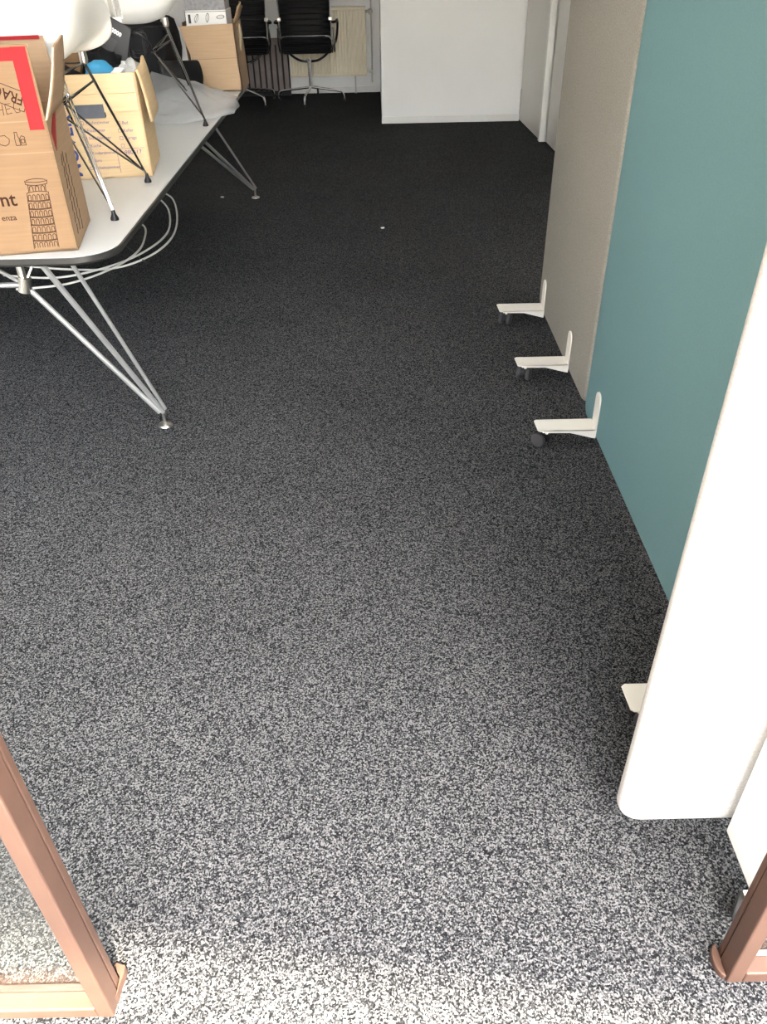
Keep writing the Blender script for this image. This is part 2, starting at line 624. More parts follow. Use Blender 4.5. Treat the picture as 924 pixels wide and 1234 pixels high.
dl = leaf('door_1', -0.449, -1, 0.540, 0.592, 'copper-brown framed glass door leaf at the left of the opening')
dr = leaf('door_2', 0.545, 1, 0.572, 0.622, 'copper-brown framed glass door leaf at the right of the opening')
# curved shoe behind the left leaf
out = [(-0.4655, 0.612), (-0.4600, 0.6145), (-0.4450, 0.6100), (-0.4440, 0.600), (-0.4465, 0.582), (-0.4475, 0.566), (-0.4490, 0.560), (-0.4488, 0.575), (-0.4500, 0.5925), (-0.4560, 0.600)]
obj('shoe', B().plate([(x, y, 0.022) for x, y in reversed(out)], (0, 0, 1), 0.021), M['bronze'], dl, bevel=0.001)
obj('gap_shade', B().box(-0.474, -0.458, 0.5925, 0.600, 0.001, 0.020).box(-0.472, -0.4665, 0.600, 0.612, 0.001, 0.016), M['dark_gap'], dl)  # black boxes stand in for the shade in the gap by the shoe
# half-round shoe on the right leaf
hs = [(0.5445, 0.575)]
for i in range(11):
    a = -PI / 2 + PI * i / 10
    hs.append((0.5445 - 0.014 * math.cos(a), 0.602 + 0.026 * math.sin(a)))
hs = hs[1:]
obj('shoe', B().plate([(x, y, 0.016) for x, y in hs], (0, 0, 1), 0.015), M['bronze'], dr, bevel=0.002)

# far right: laminate cabinets ------------------------------------------------
cb = thing('tall_cabinet', 'tall grey-white cabinet front in the far right corner with a bright edge strip', 'cabinet', (1.31, 6.83, 0))


def vslab(b, p0, p1, z0, z1, th):
    d = Vector((p1[0] - p0[0], p1[1] - p0[1], 0)).normalized()
    n = Vector((d.y, -d.x, 0))            # to the right of travel
    a, c = Vector((*p0, 0)), Vector((*p1, 0))
    q = [a, c, c + n * th, a + n * th]
    return b.hexa([(v.x, v.y, z0) for v in reversed(q)], [(v.x, v.y, z1) for v in reversed(q)])


obj('door', vslab(B(), (1.312, 6.86), (1.277, 7.69), 0.012, 2.4, 0.02), M['cabinet'], cb, bevel=0.001)
obj('edge_strip', B().box(1.300, 1.348, 6.80, 6.86, 0.006, 2.4), M['cabinet_edge'], cb, bevel=0.002)
obj('carcass', B().box(1.337, 1.745, 6.83, 7.69, 0.0, 2.38), M['cabinet'], cb)
cb2 = thing('cupboard', 'tall grey laminate cupboard partly hidden behind the grey fabric screen', 'cabinet', (1.36, 5.9, 0))
obj('door', vslab(B(), (1.385, 5.60), (1.352, 6.76), 0.012, 2.4, 0.02), M['cabinet'], cb2, bevel=0.001)
obj('carcass', B().box(1.407, 1.745, 5.60, 6.755, 0.0, 2.38), M['cabinet'], cb2)
obj('gap_strip', B().box(1.375, 1.395, 6.765, 6.79, 0.0, 2.38), M['dark_gap'], cb2)


# ================================================================== SCREENS
def rrect(w, h, r, n=8):
    """rounded rectangle outline centred at w/2, h/2"""
    out = []
    for (cx, cy, a0) in ((w - r, r, -PI / 2), (w - r, h - r, 0), (r, h - r, PI / 2), (r, r, PI)):
        for i in range(n + 1):
            a = a0 + PI / 2 * i / n
            out.append((cx + r * math.cos(a), cy + r * math.sin(a)))
    return out


def screen_panel(b, origin, ux, un, w, h, th, cr, er, z0):
    """upright padded slab: ux along width, un front normal; front face on the origin plane"""
    ux, un = Vector(ux).normalized(), Vector(un).normalized()
    rings = []
    ns = 5
    prof = [(er * (1 - math.sin(PI / 2 * i / ns)), er * (1 - math.cos(PI / 2 * i / ns))) for i in range(ns + 1)]   # inset, depth
    prof = prof + [(i, th - d) for i, d in reversed(prof)]
    k = None
    vs, fs = [], []
    for ins, dep in prof:
        o = rrect(w - 2 * ins, h - 2 * ins, max(cr - ins, 0.004))
        k = len(o)
        for x, y in o:
            p = Vector(origin) + ux * (x + ins) - un * dep
            vs.append((p.x, p.y, z0 + y + ins))
    n = len(prof)
    for i in range(n - 1):
        for j in range(k):
            fs.append((i * k + j, i * k + (j + 1) % k, (i + 1) * k + (j + 1) % k, (i + 1) * k + j))
    fs.append(tuple(range(k)))
    fs.append(tuple((n - 1) * k + j for j in range(k - 1, -1, -1)))
    return b.add(vs, fs)


def caster(c, r, ang, parent, single=False):
    """twin-wheel caster under a leg tip; c = stem position on the floor"""
    x, y = c
    ca_, sa = math.cos(ang), math.sin(ang)

    def T(b):
        b.v = [(x + ca_ * (vx) - sa * (vy), y + sa * vx + ca_ * vy, vz) for vx, vy, vz in b.v]
        return b
    hood = B()
    n = 8
    for sgn in (-1, 1):
        pass
    vs = []
    for yy in (-0.008, 0.008):
        for i in range(n + 1):
            a = PI * i / n
            vs.append(((r + .002) * math.cos(a) + 0.012, yy, r + (r + .004) * math.sin(a)))
    m = n + 1
    fs = [tuple(range(m)), tuple(range(2 * m - 1, m - 1, -1))] + [(i, i + m, (i + 1) % m + m, (i + 1) % m) for i in range(m)]
    hood.add(vs, fs)
    hood.lathe([(0.008, r * 1.4), (0.008, r * 2 + 0.016)], (0.0, 0, 0), seg=12)
    cobj = obj('caster', T(hood), M['black_plastic'], parent, bevel=0.001)
    for sgn in (-1, 1):
        w = B().lathe([(r * 0.6, 0.0), (r * 0.93, 0.001), (r, 0.005), (r, 0.012), (r * 0.9, 0.016), (r * 0.3, 0.017)], (0.012, 0, r), axis='y', seg=18)
        w.v = [(vx, (vy + 0.009) * sgn, vz) for vx, vy, vz in w.v]
        obj('wheel', T(w), M['rubber'], cobj, smooth=True)


def tleg(root, xp, yc, length=0.195, wid=0.075, zt=0.078, sgn=-1, roll=0.4, ztop=0.20):
    """white angle leg: upright plate on the panel face at x=xp, flat arm running in -x, flange, caster under the tip"""
    y0, y1 = yc - wid / 2, yc + wid / 2
    arm = B()
    tip = xp + sgn * length
    # arm top, tapered tip with rounded corners
    pts = [(xp, y1), (tip + 0.010, y1), (tip + 0.002, y1 - 0.006), (tip + 0.003, y1 - 0.03), (tip + 0.005, y0 + 0.006), (tip + 0.012, y0), (xp, y0)]
    arm.plate([(x, y, zt) for x, y in pts], (0, 0, 1), 0.004)
    # flange along the near side, deeper towards the panel
    fl = [(tip + 0.02, zt), (xp, zt), (xp, zt - 0.032), (xp - 0.012, zt - 0.030), (xp - 0.085, zt - 0.010), (tip + 0.02, zt - 0.008)]
    arm.plate([(x, y0, z) for x, z in fl], (0, -1, 0), 0.004)
    leg_o = obj('leg', arm, M['white_metal'], root, bevel=0.001)
    # upright plate with rounded top
    hw = 0.026
    up = [(yc - 0.012 - hw, zt - 0.030), (yc - 0.016, zt - 0.040), (yc - 0.008, zt - 0.040), (yc - 0.012 + hw, zt - 0.030)]
    n = 8
    cy = yc - 0.012
    for i in range(n + 1):
        a = PI * i / n
        up.append((cy + hw * math.cos(a), ztop - hw + hw * math.sin(a)))
    obj('plate', B().plate([(xp - 0.005, y, z) for y, z in up], (-1, 0, 0), 0.005), M['white_metal'], leg_o, bevel=0.001)
    cx, cy2 = tip + 0.035, yc - 0.028
    obj('nut', B().lathe([(0.005, zt - 0.014), (0.005, zt - 0.003)], (cx, y0 + 0.006, 0), seg=8), M['white_metal'], leg_o)
    caster_leg(leg_o, cx, yc, zt, roll)
    return leg_o


def caster_leg(leg_o, cx, yc, zt, roll):
    caster((cx, yc), 0.026, roll, leg_o)


# grey taupe screen (farther)
s1 = thing('fabric_screen', 'taupe-grey felt room divider screen on two white wheeled legs, farthest of the row', 'screen', (0.73, 2.86, 0))
gx = 0.703
obj('fabric_panel', screen_panel(B(), (gx, 2.415, 0), (0, 1, 0), (-1, 0, 0), 0.93, 1.60, 0.055, 0.06, 0.022, 0.045), M['felt_grey'], s1, smooth=True)
tleg(s1, gx, 3.245, roll=1.1, wid=0.085)
tleg(s1, gx, 2.720, roll=1.1)
# teal screen
s2 = thing('fabric_screen', 'smooth teal blue-green fabric divider screen with a white wheeled leg', 'screen', (0.73, 1.7, 0))
obj('fabric_panel', screen_panel(B(), (0.698, 0.93, 0), (0, 1, 0), (-1, 0, 0), 1.46, 1.60, 0.04, 0.05, 0.012, 0.045), M['felt_teal'], s2, smooth=True)
tleg(s2, 0.698, 2.245, roll=2.4)
tleg(s2, 0.698, 1.105, roll=0.2)
# pale grey screen standing across, facing the doorway
s3 = thing('fabric_screen', 'pale light-grey felt screen standing crosswise in front of the teal one, brightly lit', 'screen', (0.62, 0.86, 0))
obj('fabric_panel', screen_panel(B(), (0.424, 0.832, 0), (1, 0, 0), (0, -1, 0), 0.80, 1.60, 0.045, 0.045, 0.020, 0.045), M['felt_white'], s3, smooth=True)
l3 = obj('leg', B().plate([(1.02, 0.832, 0.078), (1.02, 0.70, 0.078), (1.09, 0.70, 0.078), (1.09, 0.832, 0.078)], (0, 0, -1), 0.004), M['white_metal'], s3, bevel=0.001)
caster((1.055, 0.74), 0.026, 0.3, l3)
# near screen facing left, beside the right door leaf
s4 = thing('fabric_screen', 'white fabric screen nearest the right door leaf, its face turned to the room', 'screen', (0.65, 0.72, 0))
obj('fabric_panel', screen_panel(B(), (0.622, 0.640, 0), (0, 1, 0), (-1, 0, 0), 0.175, 1.60, 0.045, 0.004, 0.003, 0.045), M['felt_bright'], s4, smooth=True)
lg4 = obj('leg', B().box(0.600, 0.70, 0.655, 0.690, 0.066, 0.070), M['white_metal'], s4, bevel=0.001)
caster((0.612, 0.665), 0.026, 1.0, lg4)


# ================================================================== TABLE
TX1, TY0, TY1, TX0 = -0.688, 2.030, 4.93, -2.05
ZT = 0.73
tb = thing('conference_table', 'long conference table with light grey top, black edge and chrome rod legs', 'table', ((TX0 + TX1) / 2, (TY0 + TY1) / 2, 0))


def table_outline(ins, r=0.12, n=8):
    w, h = TX1 - TX0 - 2 * ins, TY1 - TY0 - 2 * ins
    return [(TX0 + ins + x, TY0 + ins + y) for x, y in rrect(w, h, r - ins, n)]


obj('tabletop', B().plate([(x, y, ZT) for x, y in table_outline(0.006)], (0, 0, 1), 0.018), M['top'], tb)
eb = B()
o1, o2 = table_outline(0.0), table_outline(0.0065)
kk = len(o1)
vs = [(x, y, ZT - 0.001) for x, y in o2] + [(x, y, ZT - 0.001) for x, y in o1] + [(x, y, ZT - 0.015) for x, y in o1] + [(x, y, ZT - 0.022) for x, y in o2]
fs = []
for ring in range(4):
    for j in range(kk):
        a, b_ = ring * kk, ((ring + 1) % 4) * kk
        fs.append((a + j, a + (j + 1) % kk, b_ + (j + 1) % kk, b_ + j))
obj('edge_band', eb.add(vs, fs), M['edge'], tb, smooth=True)


def table_leg(foot, t1, t2, hub, sx):
    """foot point, tops of the two long rods, hub point, sx = side direction towards the table's middle"""
    top = ZT - 0.02
    F = Vector((foot[0], foot[1], 0.055))
    hub = Vector(hub)
    a1, a2 = Vector((t1[0], t1[1], top)), Vector((t2[0], t2[1], top))
    root = obj('leg', B().tube([F, a1], 0.0085, 12), M['leg_chrome'], tb, smooth=True)
    obj('rod', B().tube([F + Vector((sx * .010, -.008, 0.004)), hub], 0.0085, 12), M['leg_chrome'], root, smooth=True)
    obj('rod', B().tube([F + Vector((sx * -.006, .012, 0.006)), a2], 0.0065, 12), M['leg_chrome'], root, smooth=True)
    obj('post', B().tube([hub, Vector((hub.x, hub.y, top))], 0.011, 12), M['steel'], root, smooth=True)
    obj('clamp', B().tube([hub + Vector((-sx * 0.006, 0, 0.022)), hub + Vector((sx * 0.006, 0, -0.020))], 0.019, 12), M['steel'], root, smooth=True)
    obj('brace', B().tube(curve_pts([hub, hub + Vector((sx * 0.16, 0.10, 0.05)), hub + Vector((sx * 0.30, 0.20, 0.14))], 5), 0.006, 8), M['leg_chrome'], root, smooth=True)
    obj('brace', B().tube([hub, hub + Vector((-sx * 0.08, 0.06, 0.14))], 0.005, 8), M['steel'], root, smooth=True)
    g = B().lathe([(0.018, 0.0), (0.026, 0.003), (0.024, 0.009), (0.008, 0.014), (0.006, 0.016), (0.006, 0.05)], (foot[0], foot[1], 0), seg=20)
    obj('foot_glide', g, M['steel'], root, smooth=True)
    return hub


for foot, t1, t2, hub in (((-0.762, 2.43), (-0.934, 2.14), (-0.894, 2.23), (-1.052, 2.30, 0.565)),
                          ((-0.788, 5.35), (-0.999, 4.27), (-0.963, 4.69), (-1.06, 4.63, 0.565))):
    mid = TX0 + TX1

    def mir(p):
        return (mid - p[0],) + tuple(p[1:])
    h1 = table_leg(foot, t1, t2, hub, -1)
    h2 = table_leg(mir(foot), mir(t1), mir(t2), mir(hub), 1)
    obj('cross_bar', B().tube([h1, h2], 0.008, 10), M['leg_chrome'], tb, smooth=True)

# ------------------------------------------------------------------ cables on the floor under the table
cab = [
    ('white cable looping out from under the table, outermost strand', [(-1.95, 4.15), (-1.6, 4.05), (-1.36, 4.06), (-1.22, 4.25), (-1.17, 4.55), (-1.22, 4.95), (-1.34, 5.38), (-1.5, 5.6)]),
    ('white cable under the table, middle strand', [(-1.90, 3.95), (-1.62, 3.90), (-1.42, 4.02), (-1.27, 4.25), (-1.205, 4.60), (-1.29, 5.05), (-1.42, 5.35)]),
    ('white cable under the table, innermost tight loop', [(-1.75, 3.72), (-1.52, 3.78), (-1.36, 3.98), (-1.29, 4.22), (-1.30, 4.45), (-1.36, 4.70), (-1.5, 4.85)]),
]
for ci, (lb, p) in enumerate(cab):
    o = obj('power_cable', B().tube(curve_pts([(x, y, 0.0057 + 0.0112 * ci) for x, y in p], 8), 0.0055, 8), M['cable'], None, smooth=True)
    tag(o, lb, 'cable', 'white cables on the carpet')
o = obj('power_cable', B().tube(curve_pts([(-1.9, 4.35, 0.005), (-1.55, 4.2, 0.005), (-1.42, 4.42, 0.005), (-1.2, 4.12, 0.005), (-1.1, 4.32, 0.005)], 8), 0.004, 8), M['black_plastic'], None, smooth=True)
tag(o, 'thin black cable lying among the white cables under the table', 'cable')


# ================================================================== SHELL CHAIRS ON THE TABLE
def shell_chair(label, loc, rz, zo=ZT):
    r = thing('shell_chair', label, 'chair', (0, 0, 0), 0, 'white shell chairs standing on the table')
    # one-piece bucket shell, front towards -x

    def prof(t):
        # centre line from front lip (t=0) over the seat up the back (t=1): x, z
        P = [(-0.235, 0.405), (-0.20, 0.432), (-0.10, 0.425), (0.02, 0.400), (0.11, 0.405), (0.17, 0.45), (0.205, 0.53), (0.235, 0.64), (0.262, 0.76), (0.27, 0.81)]
        f = t * (len(P) - 1)
        i = min(int(f), len(P) - 2)
        f -= i
        f = f * f * (3 - 2 * f) * 0.35 + f * 0.65
        return P[i][0] * (1 - f) + P[i + 1][0] * f, P[i][1] * (1 - f) + P[i + 1][1] * f

    def fn(u, v):
        x, z = prof(v)
        hw = 0.182 + 0.03 * math.sin(PI * min(1, v * 1.1)) - 0.05 * max(0, v - 0.78) / 0.22
        a = (u - 0.5) * 2
        rp_ = min(1, v / 0.3)
        rp_ = 0.30 + 0.70 * rp_ * rp_ * (3 - 2 * rp_)
        y = hw * math.sin(a * 1.35) / math.sin(1.35)
        z += max(0.0, 0.60 - z) * abs(a) ** 2.4 * rp_
        w = min(1, max(0, (v - 0.35) / 0.65))
        x -= 0.06 * abs(a) ** 2.4 * w * w * (3 - 2 * w)
        return (x, y, z)
    fn_ = fn
    obj('seat_shell', B().grid(lambda u, v: (fn_(u, v)[0], fn_(u, v)[1], fn_(u, v)[2] - 0.030), 20, 24), M['shell'], r, smooth=True, solid=0.007, subsurf=1)
    mt, ft, rg = 0.115, 0.212, 0.052
    zr, zm = 0.265, 0.362
    corners = [(-1, -1), (1, -1), (1, 1), (-1, 1)]
    ring = [(sx * rg, sy * rg, zr) for sx, sy in corners]
    obj('ring', B().tube(ring, 0.0035, 6, closed=True), M['dark_chrome'], r, smooth=True)
    obj('ring', B().tube([(sx * mt, sy * mt, zm) for sx, sy in corners], 0.004, 6, closed=True), M['dark_chrome'], r, smooth=True)
    for i, (sx, sy) in enumerate(corners):
        m = Vector((sx * mt, sy * mt, zm))
        f = Vector((sx * ft, sy * ft, 0.022))
        d = Vector((-sy, sx, 0)).normalized() * 0.0046
        lg = obj('leg', B().tube([m + d, f + d * .5], 0.0026, 8).tube([m - d, f - d * .5], 0.0026, 8), M['dark_chrome'], r, smooth=True)
        node = m.lerp(f, 0.14)
        br = B()
        for j in (i, (i + (1 if sx * sy > 0 else 3)) % 4):
            br.tube([node, Vector(ring[j])], 0.003, 6)
            br.tube([Vector(ring[j]), f.lerp(m, 0.04)], 0.003, 6)
        obj('brace', br, M['dark_chrome'], lg, smooth=True)
        obj('shock_mount', B().lathe([(0.010, zm - 0.002), (0.013, zm + 0.008), (0.012, zm + 0.03)], (m.x, m.y, 0), seg=12), M['steel'], lg, smooth=True)
        obj('foot_glide', B().lathe([(0.012, 0.0), (0.012, 0.005), (0.006, 0.018), (0.005, 0.028)], (f.x, f.y, 0), seg=12), M['black_plastic'], lg, smooth=True)
    r.location = (loc[0], loc[1], zo + 0.0005)
    r.rotation_euler = (0, 0, rz)
    return r


ch1 = shell_chair('white plastic shell chair on wire legs, nearest one standing on the table', (-0.975, 2.571, 0), -PI / 2)
ch2 = copy_tree(ch1)
ch2.location = (-0.986, 3.859, ZT + 0.0005)
ch2.rotation_euler = (0, 0, -PI / 2 + math.radians(15))
ch2['label'] = 'white plastic shell chair on the table behind the plastic bag, farther one'


# ================================================================== CARDBOARD BOXES
def carton(name_root, W, D, H, rz, P, mat, mat_in, th=0.005):
    """open carton walls; P = front right bottom corner, front edge runs to the left by W, depth D"""
    ux = Vector((math.cos(rz), math.sin(rz), 0))
    uy = Vector((-math.sin(rz), math.cos(rz), 0))
    P = Vector(P)

    def q(a, b, z):   # a to the left from P, b back
        return P - ux * a + uy * b + Vector((0, 0, z))
    return ux, uy, q


# --- box A: nearest, red tape, tower print
rzA = math.radians(9.6)
WA, DA, HA = 0.44, 0.275, 0.312
PA = (-0.789, 2.090, ZT + 0.001)
bxA = thing('cardboard_box', 'kraft moving box with red tape and a printed leaning tower, at the near table corner', 'box', PA, 0, 'open cardboard boxes on the table')
ux, uy, qA = carton('a', WA, DA, HA, rzA, PA, None, None)
th = 0.005
b = B()
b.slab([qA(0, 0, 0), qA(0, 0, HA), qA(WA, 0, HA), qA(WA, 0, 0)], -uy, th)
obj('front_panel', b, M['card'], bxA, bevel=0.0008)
obj('side_panel', B().slab([qA(0, 0, 0), qA(0, DA, 0), qA(0, DA, HA), qA(0, 0, HA)], ux, th), M['card_in'], bxA, bevel=0.0008)
obj('side_panel', B().slab([qA(WA, DA, 0), qA(WA, 0, 0), qA(WA, 0, HA), qA(WA, DA, HA)], -ux, th), M['card_in'], bxA)
obj('back_panel', B().slab([qA(0, DA, 0), qA(WA, DA, 0), qA(WA, DA, HA), qA(0, DA, HA)], uy, th), M['card_in'], bxA)
obj('base_panel', B().slab([qA(0, 0, 0.006), qA(0, DA, 0.006), qA(WA, DA, 0.006), qA(WA, 0, 0.006)], (0, 0, 1), th), M['card_in'], bxA)
# standing front flap
zf = 1.198 - ZT
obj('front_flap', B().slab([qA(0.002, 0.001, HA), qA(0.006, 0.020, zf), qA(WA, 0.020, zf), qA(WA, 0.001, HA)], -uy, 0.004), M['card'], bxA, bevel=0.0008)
obj('back_flap', B().slab([qA(0.0, DA, HA), qA(0.012, DA - 0.004, 1.192 - ZT), qA(WA, DA - 0.004, 1.192 - ZT), qA(WA, DA, HA)], -uy, 0.004), M['card_in'], bxA, bevel=0.0008)
# right flap leaning outwards with a ragged top


def flapA(u, v):
    z = HA + 0.148 * v
    lean = 0.050 * v + 0.004 * math.sin(v * PI)
    front = 0.020 * v
    a = -lean
    bb = front + (DA - 0.01 - 0.085 * v - front) * u
    return qA(a, bb, z + 0.010 * v * u)


obj('side_flap', B().grid(flapA, 6, 8), M['card_in'], bxA, smooth=True, solid=0.005)
obj('torn_edge', B().tube([flapA(0, i / 8) - ux * 0.0 for i in range(9)], 0.0024, 6), M['card_core'], bxA)
# prints on front
fa = Face(qA(0, 0, 0), ux, (0, 0, 1))      # u negative to the left
N_ = fa
obj('crease', B().slab([fa.p(-WA, 0.240, .0006), fa.p(0, 0.240, .0006), fa.p(0, 0.2425, .0006), fa.p(-WA, 0.2425, .0006)], fa.n, 0.0005), M['crease'], bxA)
obj('crease', B().slab([fa.p(-WA, 0.310, .0006), fa.p(0, 0.310, .0006), fa.p(0, 0.313, .0006), fa.p(-WA, 0.313, .0006)], fa.n, 0.0005), M['crease'], bxA)
# tower
tl = []
W0, W1 = 0.062, 0.050
LEAN = 0.016


def tw(u, v):     # u -1..1 across, v 0..1 up
    hw = (W0 * (1 - v) + W1 * v) / 2
    return (-0.077 + LEAN * v + u * hw, 0.012 + 0.160 * v)


tl.append([tw(-1, 0), tw(-1, 0.86)])
tl.append([tw(1, 0), tw(1, 0.86)])
levels = 7
for i in range(levels):
    v0 = i * 0.86 / levels
    v1 = (i + 1) * 0.86 / levels
    for dv in (0.0, 0.012):
        if i > 0 or dv:
            tl.append([tw(-1 + 2 * k / 6, v0 + dv - 0.012 * (1 - (2 * k / 6 - 1) ** 2)) for k in range(7)] if i > 0 else [])
    n = 5
    for a in range(n):
        uc = -1 + (2 * a + 1) / n
        w = 0.62 / n
        pts_ = [tw(uc - w, v0 + 0.015)]
        for k in range(6):
            an = PI - PI * k / 5
            pts_.append(tw(uc + w * math.cos(an), v0 + 0.068 + 0.026 * math.sin(an)))
        pts_.append(tw(uc + w, v0 + 0.015))
        tl.append(pts_)
tl.append([tw(-1 + 2 * k / 8, 0.86 + 0.02 * math.sin(PI * k / 8)) for k in range(9)])


def tc_(u, v):
    return (-0.077 + LEAN * v + u * 0.023, 0.012 + 0.160 * v)


tl.append([tc_(-0.9, 0.87), tc_(-0.9, 0.98)])
tl.append([tc_(0.9, 0.87), tc_(0.9, 0.98)])
for k in range(3):
    uc = -0.6 + 0.6 * k
    tl.append([tc_(uc - .18, .885)] + [tc_(uc - .18 * math.cos(PI * j / 5), .93 + .03 * math.sin(PI * j / 5)) for j in range(6)] + [tc_(uc + .18, .885)])
for (vv, hw_, hh) in ((0.985, 1.1, -0.018), (1.03, 1.15, -0.02), (1.045, 1.0, 0.02)):
    tl.append([tc_(-hw_ + 2 * hw_ * k / 10, vv + hh * math.sin(PI * k / 10)) for k in range(11)])
tl.append([tc_(-1.1, 0.985), tc_(-1.15, 1.04)])
tl.append([tc_(1.1, 0.985), tc_(1.15, 1.04)])
tl = [l for l in tl if len(l) > 1]
strokes('tower_print', fa, tl, 0.0014, M['ink_brown'], bxA)
# food icons
ic = []
ic.append([(-0.155 + 0.018 * math.cos(2 * PI * k / 12), 0.271 + 0.006 * math.sin(2 * PI * k / 12)) for k in range(13)])
ic.append([(-0.109 + 0.013 * math.cos(2 * PI * k / 7 + .3) * (1 + .1 * (k % 2)), 0.272 + 0.012 * math.sin(2 * PI * k / 7 + .3)) for k in range(8)])
ic.append([(-0.083, 0.260), (-0.083, 0.275), (-0.081, 0.281), (-0.081, 0.289), (-0.075, 0.289), (-0.075, 0.281), (-0.073, 0.275), (-0.073, 0.260), (-0.083, 0.260)])
ic.append([(-0.071, 0.260), (-0.071, 0.276), (-0.066, 0.281), (-0.060, 0.278), (-0.060, 0.260), (-0.071, 0.260)])
ic.append([(-0.069, 0.265), (-0.062, 0.265), (-0.062, 0.273), (-0.069, 0.273), (-0.069, 0.265)])
strokes('icon_print', fa, ic, 0.0013, M['ink_brown'], bxA)
text('printed_lettering', 'nt', fa, -0.158, 0.122, 0.047, 0, M['ink_brown'], bxA, bold=0.0006)
text('printed_lettering', 'enza', fa, -0.166, 0.087, 0.020, 0, M['ink_brown'], bxA, bold=0.0001)
# prints on flap
fp0, fp1 = qA(0.002, 0.001, HA), qA(0.020, 0.020, zf)
ff = Face(fp0, ux, Vector((0, 0, zf - HA)) + uy * 0.019)
hgt = 0.155
tp = B()
tp.slab([ff.p(-WA, hgt - 0.030, .0012), ff.p(-0.012, hgt - 0.030, .0012), ff.p(-0.012, hgt - 0.003, .0012), ff.p(-WA, hgt - 0.003, .0012)], ff.n, 0.001)
tp.slab([ff.p(-0.040, -0.020, .0019), ff.p(-0.006, -0.020, .0019), ff.p(-0.009, hgt - 0.002, .0012), ff.p(-0.043, hgt - 0.002, .0012)], ff.n, 0.001)
obj('red_tape', tp, M['red'], bxA)
obj('red_tape', B().slab([qA(-0.0012, 0.02, HA - 0.03), qA(-0.0012, 0.10, HA - 0.002), qA(-0.0012, 0.13, HA - 0.002), qA(-0.0012, 0.03, HA - 0.075)], ux, 0.001), M['red'], bxA)
obj('red_tape', B().slab([qA(0.02, DA - 0.0095, 1.186 - ZT), qA(0.02, DA - 0.0095, 1.1945 - ZT), qA(WA, DA - 0.0095, 1.1945 - ZT), qA(WA, DA - 0.0095, 1.186 - ZT)], -uy, 0.001), M['red'], bxA)
rot = math.radians(180 - 24)
text('printed_lettering', 'FRAGILE', ff, -0.036, 0.052, 0.032, rot, M['ink_brown'], bxA, bold=0.0004, sx=0.85)
cr, sr = math.cos(rot), math.sin(rot)


def rf(a, c):
    return (-0.036 + a * cr - c * sr, 0.052 + a * sr + c * cr)


strokes('stamp_frame', ff, [[rf(-0.006, -0.008), rf(0.13, -0.008)], [rf(-0.006, 0.033), rf(0.13, 0.033)], [rf(-0.006, -0.008), rf(-0.006, 0.033)]], 0.0015, M['ink_brown'], bxA)
hw_l = []
for ln in ([(0, 0), (0, .022), (.008, .004), (.010, .024)], [(.016, .0), (.017, .022)], [(.016, .011), (.026, .012)], [(.026, 0), (.027, .022)],
           [(.033, .001), (.033, .022), (.044, .022)], [(.033, .011), (.042, .012)], [(.033, .001), (.044, .002)], [(.062, .020), (.052, .022), (.049, .011), (.053, .001), (.061, .002), (.061, .010)]):
    hw_l.append([(-0.120 + x * 1.1, 0.012 + y * 1.0 + x * 0.1) for x, y in ln])
strokes('handwriting', ff, hw_l, 0.0012, M['ink_brown'], bxA)
sp_ = Face(qA(0, 0, 0), uy, (0, 0, 1))
pl = []
for r_ in range(7):
    pl.append([(0.05 + 0.002 * r_, 0.03 + 0.028 * r_), (0.06 + 0.003 * r_, 0.05 + 0.028 * r_)])
    pl.append([(0.09, 0.03 + 0.028 * r_), (0.10, 0.052 + 0.028 * r_)])
    pl.append([(0.13, 0.02 + 0.028 * r_), (0.14, 0.04 + 0.028 * r_)])
for l_ in pl:
    strokes('side_print', sp_, [l_], 0.006, M['ink_brown'], bxA)

# --- box B: MOVER box with folded flaps
PB = (-0.764, 2.866, ZT + 0.001)
rzB = math.radians(8.0)
WB, DB, HB = 0.36, 0.31, 0.312
bxB = thing('cardboard_box', 'pale moving box with blue MOVER lettering and tick list, behind the red-taped box', 'box', PB, 0, 'open cardboard boxes on the table')
ux, uy, qB = carton('b', WB, DB, HB, rzB, PB, None, None)
# front panel with hand hole
hx0, hx1, hz0, hz1 = 0.115, 0.205, 0.188, 0.228
fb = B()
for (a0, a1, z0, z1) in ((0, hx0, 0, HB), (hx1, WB, 0, HB), (hx0, hx1, 0, hz0), (hx0, hx1, hz1, HB)):
    fb.slab([qB(a0, 0, z0), qB(a0, 0, z1), qB(a1, 0, z1), qB(a1, 0, z0)], -uy, 0.005)
obj('front_panel', fb, M['card_pale'], bxB)
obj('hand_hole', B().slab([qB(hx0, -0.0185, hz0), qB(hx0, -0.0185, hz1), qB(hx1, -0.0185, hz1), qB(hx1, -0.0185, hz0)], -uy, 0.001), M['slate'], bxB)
obj('side_panel', B().slab([qB(0, 0, 0), qB(0, DB, 0), qB(0, DB, HB), qB(0, 0, HB)], ux, 0.005), M['card_pale'], bxB)
obj('side_panel', B().slab([qB(WB, DB, 0), qB(WB, 0, 0), qB(WB, 0, HB), qB(WB, DB, HB)], -ux, 0.005), M['card_pale'], bxB)
obj('back_panel', B().slab([qB(0, DB, 0), qB(WB, DB, 0), qB(WB, DB, HB), qB(0, DB, HB)], uy, 0.005), M['card_pale'], bxB)
obj('base_panel', B().slab([qB(0, 0, 0.006), qB(0, DB, 0.006), qB(WB, DB, 0.006), qB(WB, 0, 0.006)], (0, 0, 1), 0.005), M['card_pale'], bxB)
obj('front_flap', B().slab([qB(0.006, -0.002, HB), qB(0.006, -0.013, HB - 0.055), qB(WB, -0.013, HB - 0.055), qB(WB, -0.002, HB)], -uy, 0.004)
    .slab([qB(0.006, -0.013, HB - 0.056), qB(0.006, -0.017, HB - 0.108), qB(WB, -0.017, HB - 0.108), qB(WB, -0.013, HB - 0.056)], -uy, 0.004), M['card_pale'], bxB, bevel=0.0008)


